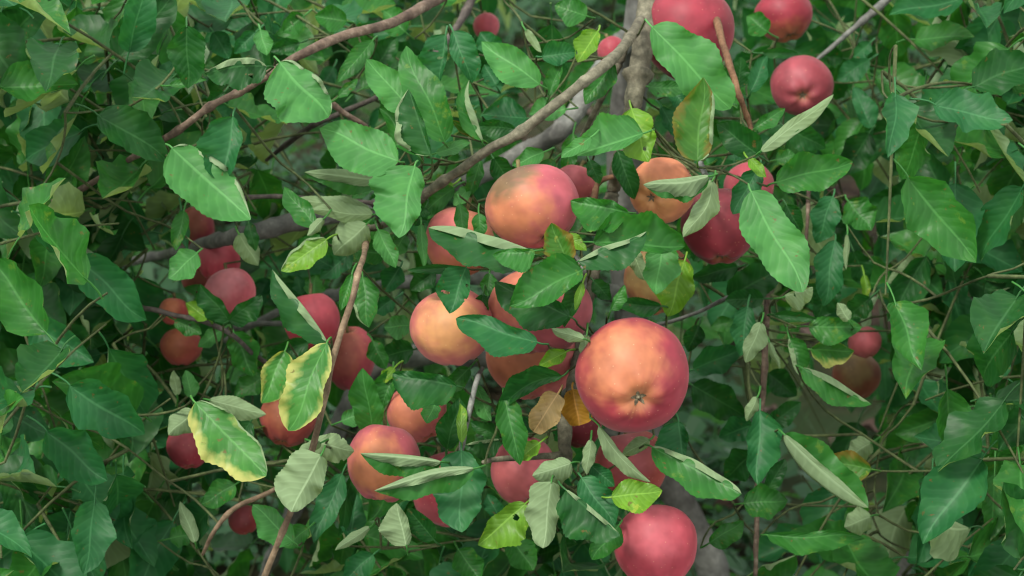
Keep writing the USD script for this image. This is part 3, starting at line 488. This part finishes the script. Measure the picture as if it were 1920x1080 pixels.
# ------------------------------------------------------------------ leaves read from the photograph: base, tip, half widths left and right (out, rolled back[, side]), depth, kind
d_ = dict(face='d')
LV = [
 (350,48,352,166,32,30,1.56,'D'), (318,160,388,150,9,6,1.6,'g'), (500,125,384,137,36,(15,13),1.56,'D',dict(bend=6)), (420,172,388,196,12,12,1.62,'D'),
 (524,116,616,220,(31,8),62,1.55,'l',dict(p=(.55,.6))), (437,218,422,345,18,50,1.57,'b',dict(s=.3)), (322,277,470,412,(38,10),54,1.55,'l',dict(s=.35,p=(.5,.75))),
 (699,76,634,154,16,17,1.66,'g'), (634,182,671,147,8,9,1.7,'g'), (480,60,438,100,14,14,1.75,'b'), (488,56,500,104,15,15,1.7,'l'), (562,80,505,96,13,13,1.75,'D'), (626,125,598,174,15,15,1.95,'b'),
 (747,302,599,241,48,36,1.55,'l',dict(s=.5,fold=.3)), (807,291,766,167,(46,13),7,1.50,'D',dict(s=0)), (834,266,762,86,37,31,1.555,'g',dict(s=0,fold=.2)), (772,207,687,111,31,28,1.57,'l',dict(s=.3)), (782,290,712,203,16,22,1.57,'g',dict(s=0)),
 (778,311,748,446,24,62,1.52,'l',dict(s=.75,fold=.1,p=(.45,.7))), (836,64,823,167,6,42,1.64,'b',dict(s=.3)), (849,58,885,156,30,15,1.62,'b',dict(s=.35)), (904,264,880,150,19,(10,13),1.58,'g',dict(bend=-14)), (901,260,846,225,9,8,1.58,'r'),
 (1012,158,903,78,31,27,1.60,'l',dict(s=.3)), (985,55,1015,98,7,7,1.66,'g',d_), (1016,106,1082,98,24,17,1.63,'b'), (1121,58,1083,117,14,24,1.60,'y',dict(s=.8)), (1030,180,1051,116,17,9,1.62,'g'),
 (988,222,904,215,20,30,1.68,'b',dict(s=.7)), (966,242,888,234,20,12,1.64,'D'), (818,287,882,267,11,11,1.62,'l'), (930,160,908,121,14,14,1.75,'b'), (1062,205,992,214,14,25,1.66,'l'),
 (1150,116,1097,196,21,19,1.58,'g',dict(s=.15)), (1206,250,1082,292,12,50,1.55,'l',dict(bend=0,s=.6)), (1108,257,1052,296,12,12,1.53,'l'), (1184,203,1216,304,27,38,1.57,'y',dict(s=.25)), (1158,282,1190,374,20,18,1.60,'D'),
 (1222,50,1370,204,50,36,1.56,'l',dict(s=.3,fold=.15,p=(.55,.55))), (1308,302,1319,145,46,(26,8),1.535,'r',dict(p=(.45,.8))), (1424,292,1344,232,25,28,1.58,'D'), (1416,240,1472,203,10,15,1.62,'g'),
 (1426,284,1563,177,10,(17,6,-1),1.54,'g',dict(face='d',fold=.2)), (1455,342,1599,303,34,31,1.57,'g',dict(s=.05)), (1420,318,1374,402,24,20,1.59,'b'),
 (1330,330,1206,346,24,(9,44,-1),1.49,'g',dict(face='d',bend=-6)), (1336,338,1281,445,20,18,1.50,'g',dict(face='d',bend=-12)), (1404,298,1437,332,10,10,1.57,'y'),
 (1634,240,1600,163,14,22,1.9,'b'), (1632,80,1600,108,14,12,1.9,'b'), (1630,112,1568,150,19,19,1.95,'b'), (1580,110,1548,105,16,16,2.0,'D'), (1472,238,1548,278,22,22,1.75,'D'), (1455,300,1492,290,14,14,1.72,'g'),
 (1408,172,1438,104,15,15,1.72,'b',dict(s=.4)), (1385,166,1389,106,16,16,1.66,'D'), (1430,100,1496,100,9,9,1.75,'D'), (1215,162,1290,168,12,16,1.66,'g'), (1262,170,1290,205,14,16,1.68,'b'), (1240,200,1275,262,14,12,1.7,'b'),
 # middle band, left
 (592,426,533,350,22,15,1.59,'g'), (694,392,556,372,20,14,1.62,'g',d_), (607,410,576,442,9,9,1.58,'g',d_), (688,420,626,478,26,30,1.60,'g',d_), (613,449,527,508,22,(20,5),1.575,'y',dict(s=.25)), (370,474,316,522,24,24,1.62,'l'),
 (448,438,484,498,16,20,1.7,'g',d_), (466,417,479,471,11,11,1.7,'D'), (700,402,582,396,15,17,1.6,'g',d_), (852,352,768,418,16,19,1.64,'g'), (925,296,962,352,18,18,1.66,'D'), (724,476,656,470,20,20,1.64,'g'), (662,472,600,522,18,20,1.68,'b'), (345,395,330,470,12,15,1.66,'g'), (340,392,352,470,9,9,1.68,'b'), (430,602,375,532,26,10,1.68,'D'), (428,602,491,553,11,26,1.67,'D'), (613,641,510,505,38,(5,14),1.53,'D',dict(s=0)),
 (534,658,490,756,34,20,1.60,'e'), (613,643,541,808,30,41,1.475,'e',dict(fold=.15,s=.4,p=(.6,.5))), (438,622,476,706,27,23,1.72,'g'), (416,619,371,650,13,13,1.74,'l'), (328,600,378,626,15,15,1.72,'g'), (390,598,348,568,13,15,1.7,'y'),
 (586,556,593,516,17,17,1.86,'l'), (566,552,556,515,11,11,1.9,'b'), (660,514,639,582,11,11,1.54,'g'), (680,518,692,614,22,(23,6),1.60,'g'), (709,430,742,502,16,18,1.60,'l'), (770,610,720,613,21,19,1.70,'l'), (698,638,724,692,13,18,1.72,'g'), (775,655,714,668,20,24,1.74,'D'),
 (508,526,468,552,13,13,1.95,'b'), (578,643,500,668,22,16,1.76,'D'), (722,340,571,323,12,(13,44,-1),1.60,'g',dict(face='d')),  (700,345,660,372,10,12,1.62,'l'), (735,350,705,330,12,10,1.66,'g'),
 # centre
 (1004,478,803,427,44,(14,19),1.505,'D',dict(s=.25,p=(.5,.55))), (1003,470,924,478,32,7,1.485,'g'), (874,501,843,588,18,38,1.515,'b',dict(s=.4)), (862,502,764,506,9,7,1.57,'D'), (815,508,770,545,18,18,1.62,'D'),
 (1064,494,1034,418,28,24,1.50,'r',dict(s=0)), (1092,506,956,574,24,46,1.485,'g',dict(s=.4,p=(.4,.65))), (1068,594,928,528,46,18,1.505,'D',dict(s=-.1)), (1008,642,855,597,38,17,1.495,'b',dict(s=.5,p=(.5,.6))),
 (1092,528,1058,614,10,22,1.53,'D'), (1093,530,1078,582,7,7,1.515,'y'), (1096,636,1034,616,12,9,1.50,'g',d_), (1100,628,1094,672,10,10,1.51,'g',d_), (1062,660,1010,686,12,15,1.53,'y'),
 (1054,705,928,775,12,27,1.52,'D',dict(bend=16)), (945,742,975,872,24,22,1.525,'g'), (1012,830,970,862,13,15,1.53,'y'), (918,512,914,556,13,13,1.58,'g'), (906,552,900,596,12,12,1.56,'D'), (862,382,870,444,12,12,1.56,'g'), (898,400,902,448,12,13,1.55,'g'),
 (798,388,778,424,13,13,1.62,'D'), (790,420,794,502,9,9,1.60,'l'), (760,440,735,480,16,14,1.64,'g'), (750,500,720,548,18,20,1.68,'b'), (740,560,700,585,16,14,1.72,'b'), (880,352,850,385,12,12,1.62,'l'), (900,300,880,370,12,14,1.62,'g'), (850,345,800,372,12,12,1.66,'y'),
 (1178,398,1070,376,42,13,1.535,'g',dict(s=.2,p=(.5,.6))), (1112,454,1284,462,54,12,1.52,'g',dict(s=.4,p=(.45,.5))), (1084,490,1212,434,(5,10),38,1.49,'D',dict(s=.1,p=(.5,.6))), (1242,456,1230,552,34,26,1.555,'l',dict(s=.3)), (1184,468,1209,526,13,13,1.59,'g',d_),
 (1284,488,1252,594,28,38,1.58,'y',dict(s=-.1)), (1240,574,1152,570,18,12,1.57,'D'), (1146,582,1171,534,6,15,1.54,'g'), (1112,526,1146,562,14,14,1.58,'D'), (1060,440,1100,470,12,10,1.53,'y'), (1075,250,1060,330,14,14,1.72,'g'), (1105,300,1125,345,12,12,1.62,'D'),
 # right
 (1408,358,1506,548,40,44,1.52,'l',dict(s=.2,fold=.2,p=(.5,.6))), (1474,384,1502,436,16,16,1.64,'D'), (1562,368,1530,456,24,24,1.72,'b'), (1590,376,1634,432,30,26,1.78,'g'), (1566,450,1544,574,24,26,1.70,'b',dict(s=.3)), (1589,438,1587,506,4,6,1.66,'g',d_),
 (1470,556,1524,538,4,28,1.60,'g',d_), (1384,500,1296,520,18,16,1.72,'D'), (1365,560,1464,500,32,32,1.74,'D'), (1432,560,1360,562,18,18,1.7,'D'), (1402,574,1388,668,19,22,1.68,'b',dict(s=.1)), (1427,604,1398,680,20,14,1.62,'g',d_), (1442,640,1462,692,5,6,1.64,'g',d_),
 (1480,634,1502,706,26,(8,10),1.66,'g'), (1516,612,1616,614,18,28,1.66,'g'), (1520,655,1602,658,14,28,1.67,'e',dict(s=.2)), (1592,602,1570,568,11,11,1.64,'g',d_), (1632,558,1588,596,20,20,1.7,'D'), (1452,590,1532,598,9,9,1.66,'D'), (1300,692,1392,654,24,24,1.78,'b',dict(s=-.2)), (1298,722,1398,780,28,30,1.80,'D'),
 (1375,604,1332,612,13,13,1.85,'g'), (1620,515,1627,562,8,8,1.8,'y'), (1560,520,1530,600,24,20,1.8,'D'), (1600,470,1628,540,20,18,1.85,'D'), (1480,470,1440,530,20,20,1.78,'D'), (1420,420,1440,480,18,18,1.8,'b'), (1630,250,1580,330,26,26,1.95,'D'), (1480,260,1530,330,24,24,1.9,'D'), (1440,700,1494,742,22,20,1.8,'D'), (1330,440,1300,490,20,20,1.8,'D'),
 # bottom, left
 (366,754,499,893,(33,6),52,1.495,'e',dict(fold=.2,s=.35,p=(.5,.55))), (392,750,499,777,15,20,1.62,'g',d_), (364,770,316,816,22,20,1.60,'g',d_), (360,746,348,694,11,15,1.7,'l'), (332,742,326,694,9,9,1.72,'g',d_), (441,908,376,946,21,21,1.64,'g',dict(s=.5)),
 (366,1018,338,940,11,13,1.60,'g',d_), (318,1010,362,1000,18,18,1.66,'g'), (602,853,546,960,26,50,1.47,'g',dict(face='d',p=(.4,.5))), (588,828,664,846,20,28,1.54,'g',d_), (602,830,556,852,9,11,1.50,'g',d_),
 (550,1016,474,946,31,20,1.55,'l',dict(s=.4)), (578,990,533,1026,16,18,1.6,'g'), (642,888,588,1018,20,24,1.62,'b',dict(s=.4)), (662,890,634,1006,14,12,1.64,'D'), (656,1012,670,926,20,20,1.66,'b'), (694,988,628,1032,9,9,1.56,'g',d_),
 (762,1024,744,943,36,13,1.52,'g',d_), (814,1012,764,952,22,16,1.54,'D'), (700,812,680,690,30,22,1.58,'g',dict(s=-.1)), (736,694,718,768,12,24,1.60,'g'), (857,724,736,700,48,13,1.50,'D',dict(s=0,p=(.5,.5))), (817,754,800,794,13,17,1.52,'l'),
 (838,842,862,746,24,22,1.55,'D'), (866,830,864,750,8,10,1.54,'y'), (892,722,921,790,12,18,1.6,'l'), (937,822,882,790,12,14,1.6,'D'), (937,824,870,836,28,(4,6),1.58,'D'), (740,690,712,722,8,12,1.6,'y'),
 (1046,738,1000,810,24,22,1.535,'t',dict(p=(.3,.35))), (1074,730,1086,798,26,24,1.56,'o',dict(p=(.4,.3))), (828,866,676,850,14,(6,46,-1),1.505,'g',dict(face='d')), (890,878,702,920,10,(9,50,-1),1.49,'g',dict(face='d',bend=6)),
 (865,844,866,998,38,46,1.515,'b',dict(s=.3,fold=.15,p=(.5,.6))), (936,972,914,926,15,15,1.7,'b'), (986,944,896,1022,42,20,1.52,'y',dict(s=.2)), (1034,903,1018,1028,20,36,1.50,'g',dict(face='d',p=(.3,.5))), (1072,868,998,892,28,16,1.515,'g',d_),
 (1061,918,1163,1004,(5,9),54,1.475,'D',dict(s=0,p=(.4,.6))), (1090,895,1152,988,30,22,1.50,'b',dict(s=.4)), (1108,872,1152,912,14,16,1.55,'b'), (1146,932,1242,920,24,30,1.49,'y',dict(s=.6)), (1123,798,1220,904,7,18,1.53,'g',dict(face='d',bend=10)),
 (1108,824,1100,890,11,11,1.54,'g',d_), (1218,824,1167,854,11,14,1.56,'g',d_), (1272,790,1282,862,12,42,1.62,'b',dict(s=.1)), (1222,838,1390,926,(15,13),36,1.53,'g',dict(s=.35,p=(.5,.45))),
 (1425,769,1420,909,38,20,1.60,'b',dict(s=.3)), (1420,744,1400,790,9,11,1.62,'g',d_), (1412,796,1348,820,19,23,1.78,'b',dict(s=-.4)), (1412,850,1358,897,26,26,1.78,'D',dict(s=-.5)), (1394,944,1477,938,28,28,1.64,'g'), (1440,918,1472,860,15,15,1.68,'D'),
 (1470,814,1628,952,8,(22,64,-1),1.56,'g',dict(face='d',bend=4,p=(.5,.6))), (1634,880,1515,860,30,22,1.62,'r',dict(s=.1)), (1634,830,1588,856,20,20,1.8,'g',d_), (1634,968,1583,988,22,22,1.7,'g',d_), (1438,1003,1622,1010,9,28,1.62,'g',dict(s=.3)), (1330,1018,1394,976,13,24,1.66,'g'),
 (1504,690,1634,758,(9,12),30,1.60,'g'), (1444,796,1502,754,17,19,1.75,'D'), (960,1010,1000,1070,26,26,1.6,'g'), (1160,985,1110,1050,22,22,1.56,'g'), (860,1030,900,1090,24,24,1.66,'g'), (700,1040,640,1090,22,22,1.64,'b'),
 (560,470,600,440,14,14,1.66,'g'), (500,520,476,590,16,16,1.95,'b'), (470,790,430,850,20,18,1.7,'D'), (620,500,570,470,14,16,1.68,'b'), (880,690,830,740,16,16,1.6,'g'), (640,790,690,770,14,16,1.66,'l'), (1180,700,1100,760,14,14,1.75,'g'), (1310,610,1290,660,16,16,1.72,'D'), (1020,285,960,310,14,16,1.64,'l'), (1040,300,1000,345,12,14,1.66,'g'), (590,900,540,880,18,14,1.66,'D'), (500,700,440,745,18,20,1.76,'g'), (410,560,345,540,12,12,1.85,'g'),
 (930,100,900,60,20,20,1.8,'b'), (700,130,745,70,20,20,1.85,'D'), (760,60,720,20,24,24,1.8,'g'), (650,40,590,30,20,22,1.75,'g'), (1100,30,1040,10,24,24,1.7,'g'), (400,60,430,110,18,18,1.8,'b'), (570,30,530,60,18,18,1.8,'g'), (1440,60,1400,30,20,20,1.85,'g'),
]
for row in LV:
    px_leaf(*row[:8], **(row[8] if len(row) > 8 else {}))
n_single = len(LV)
NEAR = np.zeros((92, 140))                               # how deep the things seen in the photograph stand, so that further leaves keep behind them
def mark(w):
    c = pix(w); i = np.clip((c[:, 1] + 80) // 14, 0, 91).astype(int); j = np.clip((c[:, 0] + 20) // 14, 0, 139).astype(int)
    np.maximum.at(NEAR, (i, j), c[:, 2])
for p in tree.GetChildren():
    w = np.array(UsdGeom.Mesh(p).GetPointsAttr().Get()); mark(w)
for px, py, rr, zz in balls:
    q = np.stack(np.meshgrid(np.linspace(-1, 1, 40), np.linspace(-1, 1, 40)), -1).reshape(-1, 2); q = q[(q ** 2).sum(1) < 1] * rr
    mark(P(px + q[:, 0], py + q[:, 1], np.full(len(q), zz)))
def hides(pts):
    c = pix(pts); i = np.clip((c[:, 1] + 80) // 14, 0, 91).astype(int); j = np.clip((c[:, 0] + 20) // 14, 0, 139).astype(int)
    inside = (c[:, 0] > 300) & (c[:, 0] < 1646)
    return (inside & (c[:, 2] < NEAR[i, j] + .01)).any()

# ------------------------------------------------------------------ shoots of further leaves: behind, around and above the view
r9 = np.random.default_rng(23)
HOLES = [(480, 300, 85, 60, .5), (520, 330, 130, 100, .4), (1555, 825, 130, 105, 1), (1335, 820, 85, 120, 1), (1480, 960, 130, 70, .9), (1350, 930, 80, 70, .9), (1035, 235, 70, 50, .8), (475, 432, 85, 34, 1), (1530, 620, 60, 30, .5), (640, 200, 60, 60, .7), (440, 960, 120, 60, .3)]
def open_here(px, py):
    return sum(a * math.exp(-((px - x) / w) ** 2 - ((py - y) / h) ** 2) for x, y, w, h, a in HOLES)
shoots = []
def shoot(px, py, z, sink):
    o = P(px, py, z)
    d = np.array([r9.normal(0, 1), r9.normal(0, .6), r9.normal(-.25, .6)]); d /= np.linalg.norm(d)
    n = r9.integers(5, 9); Ls = r9.uniform(.13, .24)
    pts = [o + d * Ls * t + np.array([0, 0, -.05]) * t * t for t in np.linspace(-.5, .5, 6)]
    if hides(np.array(pts)): return
    made = []
    for q in range(n):
        t = (q + .7) / n; b = pts[0] + (pts[-1] - pts[0]) * t
        a = q * 2.4 + r9.uniform(-.4, .4)
        e = np.cross(d, [.2, .3, 1]); e /= np.linalg.norm(e); g = np.cross(d, e)
        ld = d * r9.uniform(.2, .8) + (e * math.cos(a) + g * math.sin(a)) + np.array([0, -.15, -.45])
        nr = np.array([r9.normal(0, .45), -.55 + r9.normal(0, .35), .75 + r9.normal(0, .3)])
        if r9.random() < .03: nr = -nr
        L = r9.uniform(.05, .078); ld /= np.linalg.norm(ld)
        st = b + ld * .018
        c = pix(st + ld * L * .5)
        if r9.random() < open_here(c[0], c[1]) * (1 if z > 1.6 else 0): continue
        if c[2] < 1.66 and 300 < c[0] < 1650 and 40 < c[1] < 1040: continue
        sd = np.cross(ld, nr); sd /= np.linalg.norm(sd)
        if hides(np.array([st + ld * L * a + sd * L * .27 * h for a, h in ((0, 0), (.25, .7), (.25, -.7), (.5, 1), (.5, -1), (.5, 0), (.75, .7), (.75, -.7), (1, 0))])): continue
        made.append((b, st, ld, nr, L, L * r9.uniform(.22, .31)))
    if made: sink.append((np.array(pts), made))
for gy_ in np.arange(-60, 1180, 112):
    for gx_ in np.arange(-90, 2040, 112):
        px, py = gx_ + r9.uniform(-45, 45), gy_ + r9.uniform(-45, 45)
        inside = 318 < px < 1628
        if r9.random() < open_here(px, py): continue
        shoot(px, py, r9.uniform(1.80, 2.2) if inside else r9.uniform(1.5, 2.0), shoots)
        if not inside: shoot(px + 50, py + 40, r9.uniform(1.65, 2.2), shoots)
        if r9.random() < .75: shoot(px + 30, py - 30, r9.uniform(2.2, 2.75), shoots)
for gy_ in np.arange(40, 1060, 88):
    for gx_ in np.arange(300, 1660, 88):
        px, py = gx_ + r9.uniform(-40, 40), gy_ + r9.uniform(-40, 40)
        if r9.random() < open_here(px, py): continue
        shoot(px, py, r9.uniform(1.68, 1.86), shoots)
n_view = len(shoots)
for _ in range(430):                                    # the crown above and behind the view
    px, py, z = r9.uniform(-300, 2250), r9.uniform(-1150, -70), r9.uniform(1.6, 4.6)
    shoot(px, py, z, shoots)
leaves3 = []
twigs = []
for si, (pts, made) in enumerate(shoots):
    base = np.array(pts); twigs.append(tube(spline(base, 7), np.linspace(.0016, .0008, 7), 5)); attach.append(base[0])
    for b, st, ld, nr, L, W in made:
        c = pix(st + ld * L * .5); seen = 310 < c[0] < 1635 and 50 < c[1] < 1030
        leaves3.append((c[2] + (0 if seen else 5), si < n_view, b, st, ld, nr, L, W))
leaves3.sort(key=lambda x: x[0])
kinds = ['g', 'D', 'b', 'g', 'b', 'g', 'D', 'l']
bulk = {k: [] for k in 'gDb'}
room = 296 - n_single
for q, (zq, inv, b, st, ld, nr, L, W) in enumerate(leaves3):
    single = q < room
    v, f, uv = leaf3(st, ld, nr, L, W, r9, ns=17 if inv else 9, nc=4 if inv else 2)
    tv, tf = tube(spline(np.array([b, (b + st) / 2 + [0, 0, .002], st + ld * .004]), 4), [.0009, .0008, .0007, .0006], 4, cap=False)
    V, F = join([(v, f), (tv, tf)]); UV = np.vstack([uv, np.tile([[.5, .02]], (len(tv), 1))])
    if single: obj(tree, 'leaf', (V, F), MAT[kinds[r9.integers(len(kinds))]], uv=UV)
    else: bulk['ggggbbbDD'[r9.integers(9)]].append((V, F, UV))
V, F = None, None
for k, ms in bulk.items():
    v, f = join([m[:2] for m in ms])
    p = obj(tree, 'foliage', (v, f), MAT[k], uv=np.vstack([m[2] for m in ms])).GetPrim(); tag(p, kind='stuff')

# ------------------------------------------------------------------ spur twigs: every leaf stalk, shoot and apple stem is carried by the nearest wood
R = np.vstack(roots); T_ = np.array(attach)
def crossing(a, b):
    """share of the way from a to b that would pass in front of what the photograph shows"""
    w = a + (b - a) * np.linspace(.15, .85, 7)[:, None, None]
    c = pix(w); i = np.clip((c[..., 1] + 80) // 14, 0, 91).astype(int); j = np.clip((c[..., 0] + 20) // 14, 0, 139).astype(int)
    return ((c[..., 0] > 300) & (c[..., 0] < 1646) & (c[..., 2] < NEAR[i, j] + .005)).mean(0)
nodes = list(R); best = np.full(len(T_), 9.0); who = np.zeros(len(T_), int)
for i in range(len(T_)):
    d = np.linalg.norm(R - T_[i], axis=1); c = np.argsort(d)[:60]
    dd = d[c] + crossing(R[c], np.broadcast_to(T_[i], (len(c), 3))) * .3
    best[i], who[i] = dd.min(), c[dd.argmin()]
todo = np.ones(len(T_), bool)
spurs = []
while todo.any():
    i = int(np.argmin(np.where(todo, best, 99))); todo[i] = False
    a, b = nodes[who[i]], T_[i]
    L = np.linalg.norm(b - a)
    if L > .003:
        mid = (a + b) / 2 + (0 if L < .035 else 1) * ( FWD * (min(.35 * L, .04) if L < .1 else .5 * L) + np.array([0, 0, -.06 * L]))
        sp = spline(np.array([a, mid, b]), 5 if L < .04 else 8)
        r0 = .0008 + .0035 * min(L, .25); spurs.append(tube(sp, np.linspace(r0, .0008, len(sp)), 5, cap=True))
        for w in sp[2:-1:2]: nodes.append(w)
        new = np.vstack([sp[2:-1:2], b[None]])
    else: new = b[None]
    nodes.append(b); k0 = len(nodes) - len(new)
    for q, w in enumerate(new):
        d = np.linalg.norm(T_ - w, axis=1)
        c = np.nonzero(todo & (d < best))[0]
        if len(c):
            dd = d[c] + crossing(np.broadcast_to(w, (len(c), 3)), T_[c]) * .3
            ok = dd < best[c]; best[c[ok]] = dd[ok]; who[c[ok]] = k0 + q
tag(obj(tree, 'twigs', join(spurs + twigs), 'spur_green').GetPrim(), kind='stuff')
